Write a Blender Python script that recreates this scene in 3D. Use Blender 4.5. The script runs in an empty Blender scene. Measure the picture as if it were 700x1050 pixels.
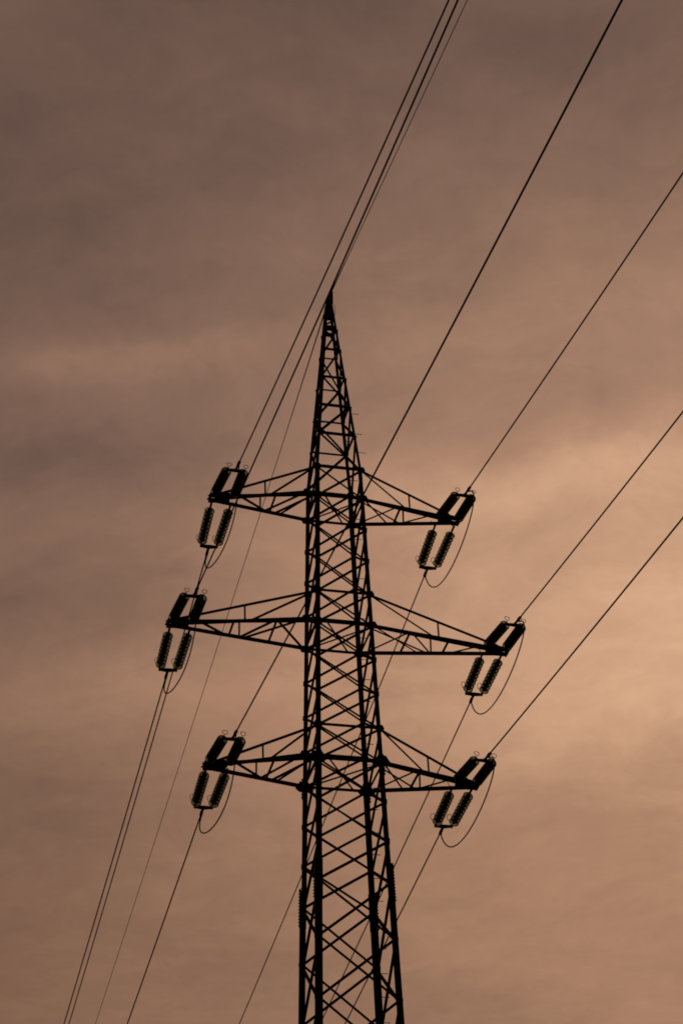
import bpy, bmesh, math, random
from mathutils import Vector, Matrix
random.seed(7)
S = bpy.context.scene
COL = S.collection

# ------------------------------------------------------------------ camera
W_PX, H_PX = 700.0, 1050.0
F_PX = 2299.11
right = Vector((0.9675225802595677, -0.24802852806032522, -0.048804773906829524))
up = Vector((-0.0995982409990314, -0.5514868171349644, 0.828216445692939))
fwd = Vector((0.23233649536344295, 0.7964572429167649, 0.5582791534059445))
CAM = Vector((-12.35238, -52.16528, 1.7))
cd = bpy.data.cameras.new('camera')
cam = bpy.data.objects.new('camera', cd)
COL.objects.link(cam)
m = Matrix.Identity(4)
for i in range(3):
    m[i][0], m[i][1], m[i][2], m[i][3] = right[i], up[i], -fwd[i], CAM[i]
cam.matrix_world = m
cd.sensor_fit = 'VERTICAL'
cd.sensor_height = 24.0
cd.lens = F_PX * 24.0 / H_PX
cd.shift_x = -90.125 / H_PX
cd.shift_y = -33.067 / H_PX
cd.clip_end = 6000
S.camera = cam

# ------------------------------------------------------------------ sky
SUN_EL, SUN_AZ = math.radians(29.6), math.radians(24.0)     # azimuth clockwise from +Y
sun_dir = Vector((math.sin(SUN_AZ) * math.cos(SUN_EL), math.cos(SUN_AZ) * math.cos(SUN_EL), math.sin(SUN_EL)))
sun_r = Vector((math.cos(SUN_AZ), -math.sin(SUN_AZ), 0))
sun_u = sun_r.cross(sun_dir)


def lin(*c):
    return tuple(((v / 255 + .055) / 1.055) ** 2.4 if v > 10 else v / 255 / 12.92 for v in c) + (1,)


wd = bpy.data.worlds.new('World')
S.world = wd
wd.use_nodes = True
nt = wd.node_tree
nt.nodes.clear()
N, LK = nt.nodes.new, nt.links.new


def put(sock, v):
    if hasattr(v, 'links'):
        LK(v, sock)
    else:
        sock.default_value = v


def mth(op, a, b=None, clamp=False):
    n = N('ShaderNodeMath'); n.operation = op; n.use_clamp = clamp
    put(n.inputs[0], a)
    if b is not None:
        put(n.inputs[1], b)
    return n.outputs[0]


def vm(op, a, b=None, out=0):
    n = N('ShaderNodeVectorMath'); n.operation = op
    put(n.inputs[0], a)
    if b is not None:
        put(n.inputs[1], b)
    return n.outputs[out]


def dot(a, v):
    return vm('DOT_PRODUCT', a, tuple(v), 1)


def noise(vec, scale, detail=4, rough=.55, out='Fac'):
    n = N('ShaderNodeTexNoise'); n.inputs['Scale'].default_value = scale
    n.inputs['Detail'].default_value = detail; n.inputs['Roughness'].default_value = rough
    LK(vec, n.inputs['Vector'])
    return n.outputs[out]


tc = N('ShaderNodeTexCoord')
d0 = tc.outputs['Generated']
# cloud edges are ragged: displace the direction by noise before the cloud layers are looked up
wn = noise(d0, 9.0, 5, .6, 'Color')
wv = vm('MULTIPLY', vm('SUBTRACT', wn, (.5, .5, .5)), (.05, .05, .045))
d1 = vm('ADD', d0, wv)


def angles(d):
    return mth('MULTIPLY', dot(d, sun_r), 57.3), mth('MULTIPLY', dot(d, sun_u), 57.3)


u1, v1 = angles(d1)
# glow of the sun behind the cloud sheet
uu = mth('MULTIPLY', u1, 1 / 1.2)
vv = mth('ADD', mth('MULTIPLY', v1, 1.06), mth('ADD', mth('MULTIPLY', mth('MINIMUM', v1, 0.0), .10), mth('MULTIPLY', mth('MAXIMUM', v1, 3.0), .12)))       # thicker cloud towards the horizon
r = mth('SQRT', mth('ADD', mth('MULTIPLY', uu, uu), mth('MULTIPLY', vv, vv)))
gr = N('ShaderNodeValToRGB')
GLOW = [(0, .86), (3.5, .79), (7, .63), (10, .49), (13, .365), (17, .25), (22, .145), (35, .06)]
while len(gr.color_ramp.elements) < len(GLOW):
    gr.color_ramp.elements.new(.5)
for e, (p, c) in zip(gr.color_ramp.elements, GLOW):
    e.position = p / 40; e.color = (c, c, c, 1)
gr.color_ramp.interpolation = 'B_SPLINE'
LK(mth('MULTIPLY', r, 1 / 40, True), gr.inputs[0])
val = gr.outputs[0]
# banks and gaps of the cloud sheet: bearing and height from the sun in degrees, half widths, strength
BANKS = [
    (-14.74, 5.96, 3.60, 0.70, -0.085),
    (-15.86, 2.75, 3.20, 1.00, -0.065),
    (-14.60, 8.30, 3.60, 0.45, 0.110),
    (-16.50, 4.30, 2.50, 0.50, 0.040),
    (-15.00, 0.40, 4.50, 0.90, 0.085),
    (-3.44, 4.07, 4.75, 0.60, 0.120),
    (-3.40, 6.10, 4.25, 0.85, -0.090),
    (-3.44, -3.53, 3.80, 0.90, -0.070),
    (-1.00, -4.80, 3.00, 1.20, -0.060),
    (-6.38, -5.37, 2.75, 1.25, -0.050),
    (-16.40, -3.20, 2.80, 1.20, -0.060),
    (-15.50, -8.20, 4.00, 1.60, 0.050),
    (-2.00, -9.40, 3.50, 1.40, 0.055),
    (-9.75, 10.44, 3.00, 1.50, 0.030),
    (-14.20, 11.60, 3.20, 1.70, -0.045),
    (-2.93, 14.65, 2.75, 1.00, -0.040),
    (-17.00, 17.50, 2.50, 1.40, 0.060),
    (-7.13, 0.65, 2.50, 1.50, -0.030),
    (-10.30, 1.05, 1.50, 1.50, 0.040),
]
for (bu, bv, su, sv, amp) in BANKS:
    a = mth('MULTIPLY', mth('SUBTRACT', u1, bu), 1 / su)
    b = mth('MULTIPLY', mth('SUBTRACT', v1, bv), 1 / sv)
    g = mth('EXPONENT', mth('MULTIPLY', mth('ADD', mth('MULTIPLY', a, a), mth('MULTIPLY', b, b)), -.7))
    val = mth('ADD', val, mth('MULTIPLY', g, amp * 1.15))
# streaky cloud texture on a flat layer overhead
sep = N('ShaderNodeSeparateXYZ'); LK(d0, sep.inputs[0])
den = mth('ADD', mth('ABSOLUTE', sep.outputs[2]), .12)
cmb = N('ShaderNodeCombineXYZ')
LK(mth('DIVIDE', dot(d0, sun_r), den), cmb.inputs[0])
LK(mth('DIVIDE', dot(d0, (math.sin(SUN_AZ), math.cos(SUN_AZ), 0)), den), cmb.inputs[1])
sv_ = vm('MULTIPLY', cmb.outputs[0], (1.25, 1.0, 1))
swirl = vm('MULTIPLY', vm('SUBTRACT', noise(cmb.outputs[0], 5.0, 4, .6, 'Color'), (.5, .5, .5)), (.15, .15, 0))
sv_ = vm('ADD', sv_, swirl)
c1 = noise(sv_, 4.5, 8, .58)
c2 = noise(vm('MULTIPLY', sv_, (.75, 1.35, 1)), 17, 7, .62)
c3 = noise(sv_, 60, 5, .65)
tex = mth('ADD', mth('MULTIPLY', mth('SUBTRACT', c1, .5), .27), mth('MULTIPLY', mth('SUBTRACT', c2, .5), .24))
tex = mth('ADD', tex, mth('MULTIPLY', mth('SUBTRACT', c3, .5), .09))
val = mth('ADD', val, mth('MULTIPLY', tex, mth('ADD', mth('MULTIPLY', val, .55), .55)))
def ramp(cols):
    cr = N('ShaderNodeValToRGB')
    while len(cr.color_ramp.elements) < len(cols):
        cr.color_ramp.elements.new(.5)
    for e, (p, c) in zip(cr.color_ramp.elements, cols):
        e.position = p; e.color = lin(*c)
    LK(val, cr.inputs[0])
    return cr.outputs[0]


# mauve cloud high up, browner through the thicker air lower down
HIGH = ramp([(0, (76, 57, 53)), (.15, (102, 79, 69)), (.35, (134, 103, 86)), (.6, (172, 131, 106)), (.85, (209, 164, 131)), (1, (224, 181, 146))])
LOWC = ramp([(0, (80, 58, 46)), (.15, (108, 80, 64)), (.35, (137, 102, 80)), (.6, (173, 130, 101)), (.85, (210, 164, 128)), (1, (226, 182, 144))])
hue = N('ShaderNodeMapRange'); LK(v1, hue.inputs[0])
hue.inputs[1].default_value = -6; hue.inputs[2].default_value = 7
cmx = N('ShaderNodeMixRGB'); LK(hue.outputs[0], cmx.inputs[0]); LK(LOWC, cmx.inputs[1]); LK(HIGH, cmx.inputs[2])
cr = cmx
# the dusk sky falls off away from the sun
fall = N('ShaderNodeMapRange'); fall.interpolation_type = 'SMOOTHSTEP'
LK(dot(d0, sun_dir), fall.inputs[0])
fall.inputs[1].default_value = .2; fall.inputs[2].default_value = .88
fall.inputs[3].default_value = .12; fall.inputs[4].default_value = 1
bgc = N('ShaderNodeBackground')
LK(cr.outputs[0], bgc.inputs[0]); LK(fall.outputs[0], bgc.inputs[1])
sky = N('ShaderNodeTexSky'); sky.sky_type = 'NISHITA'; sky.sun_disc = False
sky.sun_elevation = SUN_EL; sky.sun_rotation = SUN_AZ
bgs = N('ShaderNodeBackground'); LK(sky.outputs[0], bgs.inputs[0]); bgs.inputs[1].default_value = .05
mx = N('ShaderNodeMixShader'); mx.inputs[0].default_value = .985      # the cloud sheet covers almost all of it
LK(bgs.outputs[0], mx.inputs[1]); LK(bgc.outputs[0], mx.inputs[2])
wo = N('ShaderNodeOutputWorld'); LK(mx.outputs[0], wo.inputs[0])

# ------------------------------------------------------------------ sun behind the cloud
sl = bpy.data.lights.new('sun', 'SUN')
sl.energy = .3; sl.angle = math.radians(12); sl.color = (1, .72, .5)
so = bpy.data.objects.new('sun', sl); COL.objects.link(so)
so.location = sun_dir * 120
so.rotation_euler = (-sun_dir).to_track_quat('-Z', 'Y').to_euler()

S.cycles.filter_width = 1.8
S.view_settings.view_transform = 'Standard'
S.view_settings.look = 'None'
S.view_settings.exposure = 0
S.view_settings.gamma = 1
S.view_settings.use_curve_mapping = False


# ------------------------------------------------------------------ materials
def metal(name, c0, c1, rough=.75, spec=.25, scale=3.0):
    mt = bpy.data.materials.new(name); mt.use_nodes = True
    t = mt.node_tree; p = t.nodes['Principled BSDF']
    p.inputs['Roughness'].default_value = rough
    p.inputs['Specular IOR Level'].default_value = spec
    tcn = t.nodes.new('ShaderNodeTexCoord')
    nz = t.nodes.new('ShaderNodeTexNoise'); nz.inputs['Scale'].default_value = scale; nz.inputs['Detail'].default_value = 6
    t.links.new(tcn.outputs['Object'], nz.inputs['Vector'])
    rp = t.nodes.new('ShaderNodeValToRGB')
    rp.color_ramp.elements[0].position = .35; rp.color_ramp.elements[0].color = c0 + (1,)
    rp.color_ramp.elements[1].position = .7; rp.color_ramp.elements[1].color = c1 + (1,)
    t.links.new(nz.outputs['Fac'], rp.inputs[0]); t.links.new(rp.outputs[0], p.inputs['Base Color'])
    return mt


STEEL = metal('weathered_dark_steel', (.030, .027, .025), (.055, .048, .043))
FITTING = metal('dark_fitting_steel', (.028, .026, .024), (.05, .045, .04), .7, .25, 12)
CABLE = metal('weathered_aluminium_cable', (.045, .038, .032), (.06, .05, .042), .8, .15, 8)
CONCRETE = metal('old_concrete', (.22, .21, .19), (.34, .32, .29), .95, .2, 4)
GRASS = metal('dry_grass', (.035, .045, .018), (.075, .075, .035), 1.0, .05, .8)
GLASS = bpy.data.materials.new('green_insulator_glass'); GLASS.use_nodes = True
gp = GLASS.node_tree.nodes['Principled BSDF']
gp.inputs['Base Color'].default_value = (.17, .17, .115, 1)
gp.inputs['Transmission Weight'].default_value = .72
gp.inputs['Roughness'].default_value = .4
gp.inputs['Specular IOR Level'].default_value = .3
gp.inputs['IOR'].default_value = 1.5


# ------------------------------------------------------------------ helpers
def obj(name, bm, mat, parent=None, label=None, loc=None, rot=None, smooth=False):
    me = bpy.data.meshes.new(name)
    bmesh.ops.recalc_face_normals(bm, faces=bm.faces[:])
    bm.to_mesh(me); bm.free()
    if smooth:
        for p in me.polygons:
            p.use_smooth = True
    me.materials.append(mat)
    o = bpy.data.objects.new(name, me); COL.objects.link(o)
    if parent:
        o.parent = parent
    if label:
        o['label'] = label
    if loc:
        o.location = loc
    if rot:
        o.rotation_euler = rot
    return o


def tag(o, label, cat, group=None):
    o['label'] = label; o['category'] = cat
    if group:
        o['group'] = group
    return o


def frame(p0, p1, ref):
    a = (p1 - p0).normalized()
    u = ref - a * ref.dot(a)
    if u.length < 1e-4:
        u = a.orthogonal()
    u.normalize()
    return a, u, a.cross(u).normalized()


def extrude(bm, prof, ends):
    """sweep a closed 2D profile; ends = list of (point, u, v, scale)"""
    rings = [[bm.verts.new(p + u * (x * s) + v * (y * s)) for x, y in prof] for p, u, v, s in ends]
    n = len(prof)
    for A, B in zip(rings, rings[1:]):
        for i in range(n):
            bm.faces.new((A[i], A[(i + 1) % n], B[(i + 1) % n], B[i]))
    bm.faces.new(rings[0][::-1]); bm.faces.new(rings[-1])


def angle_bar(bm, p0, p1, size, ref, flip=1, t=None, center=True):
    """rolled steel angle from p0 to p1; one flange lies along ref x axis, the other along ref"""
    p0, p1 = Vector(p0), Vector(p1)
    t = t or max(.006, size * .12)
    a, u, v = frame(p0, p1, Vector(ref))
    v = v * flip
    prof = [(0, 0), (0, size), (t, size), (t, t), (size, t), (size, 0)]
    o = u * (-t) + v * (-size / 2 if center else 0)
    extrude(bm, prof, [(p0 + o, u, v, 1), (p1 + o, u, v, 1)])


def box(bm, c, sx, sy, sz, M=None):
    c = Vector(c)
    vs = []
    for x in (-1, 1):
        for y in (-1, 1):
            for z in (-1, 1):
                p = Vector((x * sx / 2, y * sy / 2, z * sz / 2))
                vs.append(bm.verts.new(c + (M @ p if M else p)))
    for f in ((0, 1, 3, 2), (4, 6, 7, 5), (0, 4, 5, 1), (2, 3, 7, 6), (0, 2, 6, 4), (1, 5, 7, 3)):
        bm.faces.new([vs[i] for i in f])


def plate(bm, pts, nrm, t):
    """flat polygon plate of thickness t centred on pts"""
    nrm = Vector(nrm).normalized() * (t / 2)
    A = [bm.verts.new(Vector(p) - nrm) for p in pts]
    B = [bm.verts.new(Vector(p) + nrm) for p in pts]
    n = len(pts)
    bm.faces.new(A[::-1]); bm.faces.new(B)
    for i in range(n):
        bm.faces.new((A[i], A[(i + 1) % n], B[(i + 1) % n], B[i]))


def tube(bm, pts, rad, n=8, closed=False):
    pts = [Vector(p) for p in pts]
    k = len(pts)
    rads = rad if isinstance(rad, (list, tuple)) else [rad] * k
    rings = []
    u = None
    for i, p in enumerate(pts):
        if closed:
            a = (pts[(i + 1) % k] - pts[i - 1]).normalized()
        else:
            a = (pts[min(i + 1, k - 1)] - pts[max(i - 1, 0)]).normalized()
        if u is None:
            u = a.orthogonal().normalized()
        u = (u - a * u.dot(a)).normalized()
        v = a.cross(u)
        rings.append([bm.verts.new(p + (u * math.cos(2 * math.pi * j / n) + v * math.sin(2 * math.pi * j / n)) * rads[i]) for j in range(n)])
    pairs = list(zip(rings, rings[1:])) + ([(rings[-1], rings[0])] if closed else [])
    for A, B in pairs:
        for j in range(n):
            bm.faces.new((A[j], A[(j + 1) % n], B[(j + 1) % n], B[j]))
    if not closed:
        bm.faces.new(rings[0][::-1]); bm.faces.new(rings[-1])


def lathe_y(bm, prof, n=24):
    """profile of (y, r) turned about the Y axis"""
    rings = []
    for y, r_ in prof:
        if r_ < 1e-5:
            rings.append([bm.verts.new((0, y, 0))])
        else:
            rings.append([bm.verts.new((r_ * math.cos(2 * math.pi * j / n), y, r_ * math.sin(2 * math.pi * j / n))) for j in range(n)])
    for A, B in zip(rings, rings[1:]):
        if len(A) == 1 and len(B) == 1:
            continue
        for j in range(n):
            k = (j + 1) % n
            if len(A) == 1:
                bm.faces.new((A[0], B[k], B[j]))
            elif len(B) == 1:
                bm.faces.new((A[j], A[k], B[0]))
            else:
                bm.faces.new((A[j], A[k], B[k], B[j]))


# ------------------------------------------------------------------ ground
bm = bmesh.new()
G = 3000
bm.faces.new([bm.verts.new(p) for p in ((-G, -G, 0), (G, -G, 0), (G, G, 0), (-G, G, 0))])
gnd = obj('ground', bm, GRASS)
gnd['kind'] = 'structure'

# ------------------------------------------------------------------ lattice tower
Z0 = 36.877
LEV = [36.877, 32.677, 28.479]            # bottom chords of the three crossarm levels
HA = 1.003                                # depth of a crossarm at the mast
ZTOP = Z0 + HA
ZAP = 44.36
YC = 0.0
DZ = {'L0': .01, 'L1': .01, 'L2': 0.0, 'R0': .035, 'R1': .0, 'R2': -.03}     # small camber of the arms
AZ = {'L0': .02, 'L1': .02, 'L2': .05, 'R0': -.02, 'R1': .04, 'R2': -.02}    # height of the shackles
TIPL = [3.515, 4.635, 3.61]
TIPR = [3.575, 4.735, 3.61]
BAR = .564
WT = .67315 + .02301 * (Z0 - ZTOP)


def hw(z):
    if z <= ZTOP:
        return .67315 + .02301 * (Z0 - z)
    return WT + (.085 - WT) * (z - ZTOP) / (ZAP - ZTOP)


def corner(sx, sy, z):
    return Vector((sx * hw(z), sy * hw(z), z))


tower = bpy.data.objects.new('lattice_tower', None); COL.objects.link(tower)
tower.empty_display_size = 2
tag(tower, 'tall dark steel lattice pylon with three crossarms and a pointed top', 'pylon')

LOW = [25.05, 23.52, 21.91, 20.2, 18.4, 16.5, 14.5, 12.4, 10.1, 7.6, 4.9, 2.2, .35]
BODY = [ZTOP, LEV[0], 35.82, 34.78, LEV[1] + HA, LEV[1], 31.60, 30.54, LEV[2] + HA, LEV[2], 27.33, 26.21] + LOW
PEAK = [ZTOP, 39.19, 40.27, 41.37, 42.48, 43.28]
CORNERS = ((-1, -1), (1, -1), (1, 1), (-1, 1))
# each face: two corners and the outward normal
FACES = [((-1, -1), (1, -1), Vector((0, -1, 0))), ((1, -1), (1, 1), Vector((1, 0, 0))),
         ((1, 1), (-1, 1), Vector((0, 1, 0))), ((-1, 1), (-1, -1), Vector((-1, 0, 0)))]


def leg_size(z):
    return .17 if z < 25.0 else .138 if z < 28.4 else .118 if z < ZTOP else .08 if z < 41.4 else .07


def leg_out(z):
    return .40 if z < 25 else .22


def leg_piece(bm, sx, sy, z0, z1, size):
    out = Vector((sx, sy, 0)) * size * leg_out(z0)     # the leg stands a little outside the bracing planes
    p0, p1 = corner(sx, sy, z0) + out, corner(sx, sy, z1) + out
    a = (p1 - p0).normalized()
    u = Vector((-sx, 0, 0)); u = (u - a * u.dot(a)).normalized()
    v = Vector((0, -sy, 0)); v = (v - a * v.dot(a)).normalized()
    t = size * .13
    extrude(bm, [(0, 0), (0, size), (t, size), (t, t), (size, t), (size, 0)], [(p0, u, v, 1), (p1, u, v, 1)])


legs = {}
for sx, sy in CORNERS:
    bm = bmesh.new()
    for z0, z1, s in ((.25, 25.05, .17), (25.05, 28.42, .138), (28.42, ZTOP, .118), (ZTOP, 41.37, .08), (41.37, ZAP - .12, .07)):
        leg_piece(bm, sx, sy, z0, z1, s)
    legs[sx, sy] = L = obj('leg', bm, STEEL, tower)
    # bolted splice where the leg changes size
    for zc, hl, s in ((25.05, .52, .19), (28.42, .3, .15)):
        bm = bmesh.new()
        c0, c1 = corner(sx, sy, zc - hl), corner(sx, sy, zc + hl)
        off = Vector((sx, sy, 0)) * (.012 + (.38 * .17 if zc < 26 else .22 * .138))
        a = (c1 - c0).normalized()
        u = Vector((-sx, 0, 0)); v = Vector((0, -sy, 0))
        t = .012
        extrude(bm, [(0, 0), (0, s), (t, s), (t, t), (s, t), (s, 0)], [(c0 + off, u, v, 1), (c1 + off, u, v, 1)])
        nb = int(hl * 2 / .085)
        for i in range(nb):
            f = (i + .5) / nb
            c = c0.lerp(c1, f) + off
            for d_, e_ in ((u, v), (v, u)):
                for k in (.35, .75):
                    p = c + d_ * s * k - e_ * .012
                    tube(bm, [p, p - e_ * .022], .016, 6)
        obj('splice_plate', bm, STEEL, L)

# gusset plates at the leg nodes
for sx, sy in CORNERS:
    L = legs[sx, sy]
    for z in BODY:
        big = z in LEV
        top = any(abs(z - (q + HA)) < 1e-3 for q in LEV)
        if z < 1:
            continue
        s = .155 if z == LEV[2] else .125 if big else .105 if top else .07
        bm = bmesh.new()
        c = corner(sx, sy, z)
        j = leg_size(z)
        # in the face across the arms
        y = c.y + sy * (leg_out(z) * j + .012)
        hx = c.x - sx * j * .1
        if big or top:
            pts = [(hx - s * .95, y, z - s * .75), (hx + s * .95, y, z - s * .75), (hx + s * 1.25, y, z), (hx + s * .75, y, z + s), (hx - s * .75, y, z + s), (hx - s * 1.25, y, z)]
            if z == LEV[2]:
                pts = [(hx - s * .9, y, z - s * .8), (hx + s * .9, y, z - s * .8), (hx + s * 1.55, y, z - s * .15), (hx + s * .7, y, z + s * 1.25), (hx - s * .7, y, z + s * 1.25), (hx - s * 1.55, y, z - s * .15)]
        else:
            pts = [(hx - s * .8, y, z - s), (hx + s * .8, y, z - s), (hx + s * .8, y, z + s), (hx - s * .8, y, z + s)]
        plate(bm, pts, (0, 1, 0), .01)
        s2 = s * .7
        x = c.x + sx * (leg_out(z) * j + .012)
        hy = c.y - sy * j * .1
        plate(bm, [(x, hy - s2, z - s2), (x, hy + s2, z - s2), (x, hy + s2, z + s2), (x, hy - s2, z + s2)], (1, 0, 0), .01)
        for k in range(4):
            p = Vector((hx + (k - 1.5) * s * .45, y, z + (.3 if k % 2 else -.3) * s))
            tube(bm, [p, p + Vector((0, sy * .02, 0))], .014, 6)
        obj('gusset_plate', bm, STEEL, L)

# climbing bolts on two of the legs
for (sx, sy), zs in (((1, -1), [38.55, 39.28, 40.0]), ((1, 1), [2.6 + .65 * i for i in range(58)]), ((-1, -1), [])):
    for i, z in enumerate(zs):
        c = corner(sx, sy, z)
        bm = bmesh.new()
        p = c + Vector((leg_size(z) * .4 - .02, 0 - sy * .05 if i % 2 else 0, 0))
        tube(bm, [p, p + Vector((.19, 0, 0)), p + Vector((.2, 0, 0))], .0095, 6)
        tube(bm, [p + Vector((.198, 0, 0)), p + Vector((.212, 0, 0))], .018, 6)
        if z > 20 or i % 3 == 0:
            obj('step_bolt', bm, STEEL, legs[sx, sy])
        else:
            bm.free()

# crossed braces: one per panel and face
for z1, z0 in zip(BODY, BODY[1:]):
    s = .056 if z0 > 26 else .064 if z0 > 20 else .075
    for A, B, nrm in FACES:
        ins = .03
        def P(c, z):
            p = corner(c[0], c[1], z)
            other = B if c is A else A
            q = corner(other[0], other[1], z)
            return p + (q - p).normalized() * ins
        bm = bmesh.new()
        dz = .02
        angle_bar(bm, P(A, z0 + dz) - nrm * .012, P(B, z1 - dz) - nrm * .012, s, nrm * -1, 1)
        angle_bar(bm, P(B, z0 + dz) + nrm * .003, P(A, z1 - dz) + nrm * .003, s, nrm, 1)
        mid = (P(A, z0) + P(B, z1)) / 2
        # the bolt where the two bars cross
        f = hw(z0) / (hw(z0) + hw(z1))
        cx = P(A, z0).lerp(P(B, z1), f)
        tube(bm, [cx - nrm * .03, cx + nrm * .035], .018, 6)
        obj('cross_brace', bm, STEEL, tower)

# horizontals and plan braces at the crossarm levels
for li, z in enumerate(LEV):
    w_ = hw(z)
    for sy in (-1, 1):
        bm = bmesh.new()
        angle_bar(bm, (-w_, sy * (w_ + .006), z), (w_, sy * (w_ + .006), z), .085, (0, 0, 1), sy)
        obj('horizontal_strut', bm, STEEL, tower)
    for sx in (-1, 1):
        bm = bmesh.new()
        angle_bar(bm, (sx * (w_ + .006), -w_, z - .02), (sx * (w_ + .006), w_, z - .02), .06, (0, 0, 1), -sx)
        obj('horizontal_strut', bm, STEEL, tower)
    bm = bmesh.new()
    angle_bar(bm, (-w_, w_, z - .03), (w_, -w_, z - .03), .05, (0, 0, 1))
    obj('plan_brace', bm, STEEL, tower)
    bm = bmesh.new()
    angle_bar(bm, (-w_ * .62, -w_, z - .012), (w_ * .58, w_, z - .012), .05, (0, 0, -1))
    plate(bm, [(-.09, -.07, z - .02), (.07, -.07, z - .02), (.09, .06, z - .02), (-.07, .07, z - .02)], (0, 0, 1), .01)
    obj('plan_brace', bm, STEEL, tower)
    zt = z + HA
    w_ = hw(zt)
    for sy in (-1, 1):
        bm = bmesh.new()
        angle_bar(bm, (-w_, sy * (w_ + .004), zt), (w_, sy * (w_ + .004), zt), .055 if li else .07, (0, 0, 1), sy)
        obj('horizontal_strut', bm, STEEL, tower)

# pointed top: horizontals with one diagonal per panel across, crosses on the two sides
for i, z in enumerate(PEAK):
    s = .066 if i < 3 else .056
    if i:
        for A, B, nrm in FACES:
            bm = bmesh.new()
            angle_bar(bm, corner(*A, z) - nrm * .006, corner(*B, z) - nrm * .006, s, nrm * -1, 1)
            obj('horizontal_strut', bm, STEEL, tower)
    if i + 1 < len(PEAK):
        z1 = PEAK[i + 1]
        for k, (A, B, nrm) in enumerate(FACES):
            if k in (0, 2):
                # zig-zag: front and back start from the same side
                R, Lf = (B, A) if k == 0 else (B, A)
                a_, b_ = ((R, Lf) if i % 2 == 0 else (Lf, R))
                bm = bmesh.new()
                angle_bar(bm, corner(*a_, z) - nrm * .014, corner(*b_, z1) - nrm * .014, s, nrm * -1, 1)
                obj('diagonal_brace', bm, STEEL, tower)
            else:
                bm = bmesh.new()
                angle_bar(bm, corner(*A, z) - nrm * .014, corner(*B, z1) - nrm * .014, s * .85, nrm * -1, 1)
                angle_bar(bm, corner(*B, z) + nrm * .003, corner(*A, z1) + nrm * .003, s * .85, nrm, 1)
                obj('cross_brace', bm, STEEL, tower)
# plates that close the tip
for A, B, nrm in FACES:
    bm = bmesh.new()
    za, zb = 43.28, ZAP - .05
    pts = [corner(*A, za), corner(*B, za), corner(*B, zb), corner(*A, zb)]
    a0, b0, b1, a1 = [p + nrm * .01 for p in pts]
    fr = ((0, .13), (.56, 1)) if abs(nrm.y) > .5 else ((.6, 1),)
    for f0, f1 in fr:
        plate(bm, [a0.lerp(a1, f0), a0.lerp(a1, f1), b0.lerp(b1, f1), b0.lerp(b1, f0)], nrm, .012)
    if len(fr) > 1:
        # a short lattice rung between the two plates
        angle_bar(bm, a0.lerp(a1, .15) - nrm * .02, b0.lerp(b1, .40) - nrm * .02, .04, nrm * -1)
    obj('tip_plate', bm, STEEL, tower)
bm = bmesh.new()
box(bm, (.015, 0, ZAP + .04), .17, .17, .22)
for x in (-.035, .085):
    plate(bm, [(x, -.17, ZAP - .05), (x, .17, ZAP - .05), (x * .7 + .04, .12, ZAP + .24), (x * .4 + .07, .05, ZAP + .53), (x * .4 + .07, -.07, ZAP + .53), (x * .7 + .04, -.13, ZAP + .2)], (1, 0, -.25), .04)
tube(bm, [(-.07, 0, ZAP + .2), (.14, 0, ZAP + .2)], .022, 8)
tube(bm, [(.02, 0, ZAP + .47), (.15, 0, ZAP + .47)], .03, 8)
obj('peak_cap', bm, STEEL, tower)

# footings
for sx, sy in CORNERS:
    bm = bmesh.new()
    c = corner(sx, sy, .15)
    lathe = [(.36, .42), (.36, .40), (.33, .35), (.45, -.4)]
    rings = []
    for r_, z in ((.0001, .36), (.33, .36), (.36, .33), (.45, -.4)):
        rings.append([bm.verts.new((c.x + r_ * math.cos(t * math.pi / 10), c.y + r_ * math.sin(t * math.pi / 10), z)) for t in range(20)])
    for A, B in zip(rings, rings[1:]):
        for j in range(20):
            bm.faces.new((A[j], A[(j + 1) % 20], B[(j + 1) % 20], B[j]))
    obj('concrete_footing', bm, CONCRETE, tower)


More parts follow.
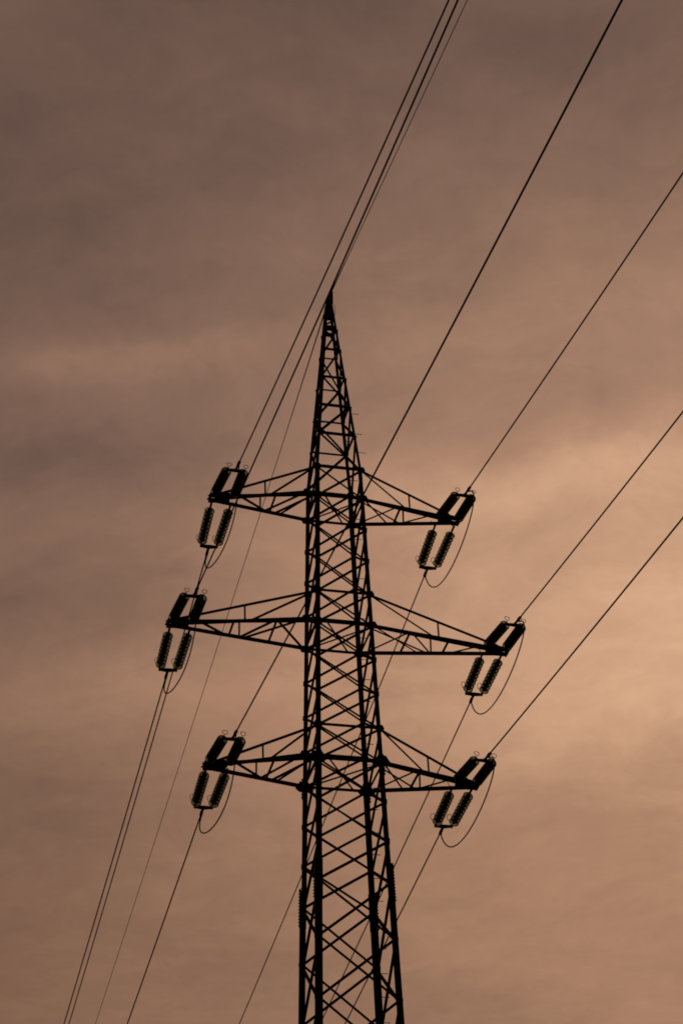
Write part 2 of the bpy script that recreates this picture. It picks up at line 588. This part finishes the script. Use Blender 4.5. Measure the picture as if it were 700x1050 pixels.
# ------------------------------------------------------------------ crossarms
def crossarm(li, s):
    z = LEV[li]
    ze = z + DZ[('L' if s < 0 else 'R') + str(li)]                            # height of the tip
    tip = TIPL[li] if s < 0 else TIPR[li]
    zt = z + HA
    wb, wt = hw(z), hw(zt)
    xi = tip - BAR - .30                      # where the chords run into the tip bracket
    arm = bpy.data.objects.new('crossarm', None); COL.objects.link(arm); arm.parent = tower
    long_ = li == 1
    hy = .105
    bot, top = {}, {}
    for sy in (-1, 1):
        bot[sy] = (Vector((s * (wb - .02), sy * wb, z)), Vector((s * (tip + .03), YC + sy * hy, ze - .02)))
        top[sy] = (Vector((s * (wt - .02), sy * wt, zt)), Vector((s * (tip - .22), YC + sy * (hy + .01), ze + .11)))
        bm = bmesh.new(); angle_bar(bm, *bot[sy], .105 if sy < 0 else .12, (0, 0, 1), s); obj('bottom_chord', bm, STEEL, arm)
        bm = bmesh.new(); angle_bar(bm, *top[sy], .08, (0, 0, -1), -sy * s); obj('top_chord', bm, STEEL, arm)

    def at(c, f):
        return c[0].lerp(c[1], f)

    def by_x(c, x):
        return c[0].lerp(c[1], (x - c[0].x) / (c[1].x - c[0].x))
    secs = (.56,)
    for sy in (-1, 1):
        f = .495
        foot = at(bot[sy], f)
        head = by_x(top[sy], foot.x)
        bm = bmesh.new(); angle_bar(bm, foot, head, .05, (0, sy, 0)); obj('post', bm, STEEL, arm)
        bm = bmesh.new(); angle_bar(bm, foot + Vector((-s * .1, 0, 0)), top[sy][0] + Vector((s * .08, 0, -.05)), .05, (0, sy, 0)); obj('diagonal_brace', bm, STEEL, arm)

    def strut(sa, fa, sb, fb, size=.05):
        bm = bmesh.new()
        angle_bar(bm, at(bot[sa], fa * .865) + Vector((0, 0, -.01)), at(bot[sb], fb * .865) + Vector((0, 0, -.01)), size, (0, 0, 1))
        obj('plan_brace', bm, STEEL, arm)
    if not long_:
        strut(-1, .46, 1, .46)
        strut(-1, .03, 1, .40)
        strut(1, .50, -1, .86)
        if s < 0:
            strut(-1, .06, 1, .34, .04)
        else:
            strut(1, .03, -1, .42)
    else:
        strut(-1, .325, 1, .325)
        strut(-1, .66, 1, .66)
        strut(1, .03, -1, .31)
        strut(-1, .35, 1, .57)
        strut(1, .69, -1, .93)
        if s > 0:
            strut(-1, .03, 1, .48, .045)
    # tip bracket: two cheek plates, a floor plate and the end piece
    bm = bmesh.new()
    x0, x1 = s * (tip - BAR + .06), s * (tip + .07)
    for sy in (-1, 1):
        y = YC + sy * (hy + .022)
        plate(bm, [(x0, y, ze - .075), (x1, y, ze - .075), (x1, y, ze + .045), (x0 + s * .36, y, ze + .10), (x0 + s * .10, y, ze + .15), (x0, y, ze + .11)], (0, 1, 0), .014)
        for xx in (tip, tip - BAR):
            # ears that carry the insulator shackles
            plate(bm, [(s * xx - .06, y, ze - .02), (s * xx + .06, y, ze - .02), (s * xx + .05, y + sy * .09, ze - .02), (s * xx - .05, y + sy * .09, ze - .02)], (0, 0, 1), .022)
    plate(bm, [(x0 + s * .22, YC - hy, ze - .082), (x1, YC - hy, ze - .082), (x1, YC + hy, ze - .082), (x0 + s * .22, YC + hy, ze - .082)], (0, 0, 1), .012)
    box(bm, (x1 + s * .012, YC, ze - .01), .05, hy * 2 + .08, .15)
    for k in range(3):
        for sy in (-1, 1):
            p = Vector((x1 - s * (.04 + .05 * k), YC + sy * (hy + .03), ze + .02 - .03 * k))
            tube(bm, [p, p + Vector((0, sy * .035, 0))], .02, 6)
    p = Vector((x1 + s * .03, YC, ze)); tube(bm, [p + Vector((0, -.09, 0)), p + Vector((s * .05, -.09, 0))], .026, 6); tube(bm, [p + Vector((0, .09, 0)), p + Vector((s * .05, .09, 0))], .026, 6)
    obj('tip_bracket', bm, STEEL, arm)


for li in range(3):
    for s in (-1, 1):
        crossarm(li, s)

# small earthing loop beside the tip
bm = bmesh.new()
tube(bm, [(.05, -.02, ZAP + .04), (.14, -.02, ZAP + .03), (.2, -.02, ZAP - .06), (.2, -.02, ZAP - .3), (.17, -.02, ZAP - .42), (.1, -.02, ZAP - .5)], .008, 6)
obj('earthing_loop', bm, CABLE, tower)

# ------------------------------------------------------------------ tension insulator sets
# local frame: +Y runs out along the span from the middle of the tip bracket, X along the arm
N_DISC, PITCH = 9, .165
DIMS = {True: (.31, 1.77, 2.27), False: (.54, 2.12, 2.45)}     # first disc, yoke, clamp: short and long links


def make_set(near):
    Y_D0, Y_YOKE, Y_CLAMP = DIMS[near]
    root = bpy.data.objects.new('insulator_set', None); COL.objects.link(root); root.empty_display_size = .4
    glass_me = None
    for sx in (-1, 1):
        x = sx * BAR / 2
        xo = sx * (BAR / 2 - .05)              # at the yoke the strings stand slightly closer
        bm = bmesh.new()
        # shackle and link from the bracket ear, then caps and pins, then the eye at the yoke
        tube(bm, [(0, .17, -.02), (0, .21, 0), (0, Y_D0 - .08, 0)], .034, 8)
        tube(bm, [(0, Y_D0 - .085, .0), (0, Y_D0 - .05, 0)], [.034, .026], 8)
        prof = []
        for k in range(N_DISC):
            y = Y_D0 + k * PITCH
            prof += [(y - .05, .018), (y - .045, .052), (y - .005, .062), (y + .03, .06), (y + .032, .036), (y + .05, .016)]
        prof = [(Y_D0 - .06, .0)] + prof + [(Y_D0 + N_DISC * PITCH - .04, .016), (Y_YOKE - .09, .03), (Y_YOKE, .03), (Y_YOKE, 0)]
        lathe_y(bm, prof, 14)
        st = obj('insulator_string', bm, FITTING, root, smooth=False)
        st.location = (x, 0, 0)
        st.rotation_euler.z = math.atan2(x - xo, Y_YOKE)
        for k in range(N_DISC):
            y = Y_D0 + k * PITCH
            if glass_me is None:
                b2 = bmesh.new()
                lathe_y(b2, [(-.004, .054), (.0, .08), (.013, .116), (.030, .138), (.038, .145), (.043, .142), (.039, .130), (.035, .116), (.047, .104), (.045, .096), (.031, .088), (.030, .08), (.045, .072), (.041, .063), (.03, .054), (-.004, .054)], 28)
                g = obj('glass_disc', b2, GLASS, st, smooth=True)
                glass_me = g.data
            else:
                g = bpy.data.objects.new('glass_disc', glass_me); COL.objects.link(g); g.parent = st
            g.location = (0, y, 0)
        # arcing horn: a stalk with a loop, standing up from the yoke end
        bm = bmesh.new()
        hx = xo - .06 if sx < 0 else xo - .05
        tube(bm, [(xo, Y_YOKE - .01, .02), (hx, Y_YOKE - .06, .13)], .011, 6)
        loop = []
        c = Vector((hx - .02, Y_YOKE - .10, .22))
        for i in range(16):
            a = 2 * math.pi * i / 16
            loop.append(c + Vector((.064 * math.sin(a) * (1 - .25 * math.cos(a)), .045 * math.cos(a), -.075 * math.cos(a))))
        tube(bm, loop, .0085, 6, True)
        obj('arcing_horn', bm, FITTING, root)
        bm = bmesh.new()
        tube(bm, [(x, .24, .02), (x - .06, .27, .16), (x - .06, .35, .28)], .010, 6)
        obj('arcing_rod', bm, FITTING, root)
    bm = bmesh.new()
    xo = BAR / 2 - .05
    plate(bm, [(-xo - .03, Y_YOKE - .03, 0), (-.05, Y_YOKE - .045, 0), (.05, Y_YOKE - .045, 0), (xo + .03, Y_YOKE - .03, 0), (xo + .03, Y_YOKE + .03, 0), (.07, Y_YOKE + .075, 0), (-.07, Y_YOKE + .075, 0), (-xo - .03, Y_YOKE + .03, 0)], (0, 0, 1), .05)
    for x in (-xo, xo):
        tube(bm, [(x, Y_YOKE, -.05), (x, Y_YOKE, .05)], .022, 8)
    obj('yoke_plate', bm, FITTING, root)
    bm = bmesh.new()
    tube(bm, [(0, Y_YOKE + .03, 0), (0, Y_YOKE + .14, 0), (0, Y_YOKE + .16, 0), (0, Y_CLAMP - .13, 0), (0, Y_CLAMP - .1, 0), (0, Y_CLAMP + .05, 0), (0, Y_CLAMP + .14, 0)], [.042, .042, .034, .036, .046, .042, .02], 10)
    tube(bm, [(0, Y_CLAMP - .04, 0), (0, Y_CLAMP - .03, -.09)], .026, 8)
    obj('tension_clamp', bm, FITTING, root)
    return root


def copy_tree(o, parent=None):
    c = o.copy(); COL.objects.link(c)
    if parent:
        c.parent = parent
    for ch in list(o.children):
        copy_tree(ch, c)
    return c


PHI_N, PHI_F = .02625, -.01432
B_N, B_F = .0005, .00051
A_N = {'L0': .13138, 'L1': .10652, 'L2': .09452, 'R0': .1423, 'R1': .12807, 'R2': .10342}
A_F = {'L0': .14114, 'L1': .12931, 'L2': .10423, 'R0': .13565, 'R1': .1335, 'R2': .11449}
WHERE = {'L0': 'top left', 'L1': 'middle left', 'L2': 'bottom left', 'R0': 'top right', 'R1': 'middle right', 'R2': 'bottom right'}


def anchor(key):
    li = int(key[1]); s = -1 if key[0] == 'L' else 1
    tip = TIPL[li] if s < 0 else TIPR[li]
    return Vector((s * (tip - BAR / 2), YC, LEV[li] + AZ[key]))


def span_dir(key, near):
    if near:
        return Vector((math.sin(PHI_N), -math.cos(PHI_N), -A_N[key])).normalized()
    return Vector((math.sin(PHI_F), math.cos(PHI_F), -A_F[key])).normalized()


def wire_pts(a0, phi, sg, a, b, h0, h1, n):
    out = []
    for i in range(n + 1):
        h = h0 + (h1 - h0) * (i / n) ** 1.6
        out.append(a0 + Vector((h * math.sin(phi), sg * h * math.cos(phi), -a * h + b * h * h)))
    return out


protos = {}
JL = (.33, 1.46, 1.80, -.24, 1.04, -.26)
JR = (.37, -.82, .10, -.91, 1.10, .61)
for key in ('L0', 'L1', 'L2', 'R0', 'R1', 'R2'):
    A = anchor(key)
    for near in (True, False):
        if near in protos:
            o = copy_tree(protos[near])
        else:
            o = protos[near] = make_set(near)
        dv = span_dir(key, near)
        o.location = A
        y = dv; x = y.cross(Vector((0, 0, 1))).normalized(); zz = x.cross(y)
        roll = Matrix.Rotation(math.radians(random.uniform(-2.5, 2.5)), 3, 'Y')     # no two sets hang quite alike
        o.rotation_euler = (Matrix((x, y, zz)).transposed() @ roll).to_euler()
        side = 'upper' if near else 'lower'
        tag(o, 'twin strings of glass disc insulators, %s pair at the %s arm tip' % (side, WHERE[key]), 'insulator', 'tension insulator sets at the arm tips')
    # conductors
    for near in (True, False):
        phi, sg, a, b = (PHI_N, -1, A_N[key], B_N) if near else (PHI_F, 1, A_F[key], B_F)
        h0 = DIMS[near][2] + .02
        pts = wire_pts(A, phi, sg, a, b, h0, 112 if near else 290, 70)
        bm = bmesh.new(); tube(bm, pts, .020, 8)
        o = obj('power_line', bm, CABLE, smooth=True)
        tag(o, ('dark overhead wire rising to the upper right from the %s arm tip' if near else 'dark overhead wire descending to the lower left from the %s arm tip') % WHERE[key], 'power line', 'conductors strung on the pylon')
    # jumper loop under the arm tip
    p = JL if key[0] == 'L' else JR
    dn, df = span_dir(key, True), span_dir(key, False)
    P0 = A + dn * (DIMS[True][2] - .03) + Vector((0, 0, -.09)); P3 = A + df * (DIMS[False][2] - .03) + Vector((0, 0, -.09))
    P1 = P0 + Vector((p[0], p[1], -p[2])); P2 = P3 + Vector((p[5], -p[3], -p[4]))
    pts = []
    for i in range(41):
        t = i / 40
        pts.append(P0 * (1 - t) ** 3 + P1 * (3 * t * (1 - t) ** 2) + P2 * (3 * t * t * (1 - t)) + P3 * t ** 3)
    bm = bmesh.new(); tube(bm, pts, .018, 8)
    tag(obj('jumper_cable', bm, CABLE, smooth=True), 'slack U-shaped cable looping below the %s arm tip' % WHERE[key], 'cable', 'jumper loops under the arm tips')

# earth wires from the peak
EA = Vector((.085, 0, ZAP + .47))
for near in (True, False):
    phi, sg, a, b = (PHI_N, -1, .12641, .00032) if near else (PHI_F, 1, .112, .00015)
    pts = wire_pts(EA, phi, sg, a, b, .05, 112 if near else 290, 70)
    bm = bmesh.new(); tube(bm, pts, .0115, 8)
    # spiral dead end grip next to the peak
    tube(bm, pts[:8], [.026, .024, .022, .02, .018, .016, .014, .012], 8)
    tag(obj('earth_wire', bm, CABLE, smooth=True),
        'thin wire rising to the upper right from the pointed top of the pylon' if near else 'thin wire descending to the lower left from the pointed top of the pylon', 'power line', 'earth wires from the peak')
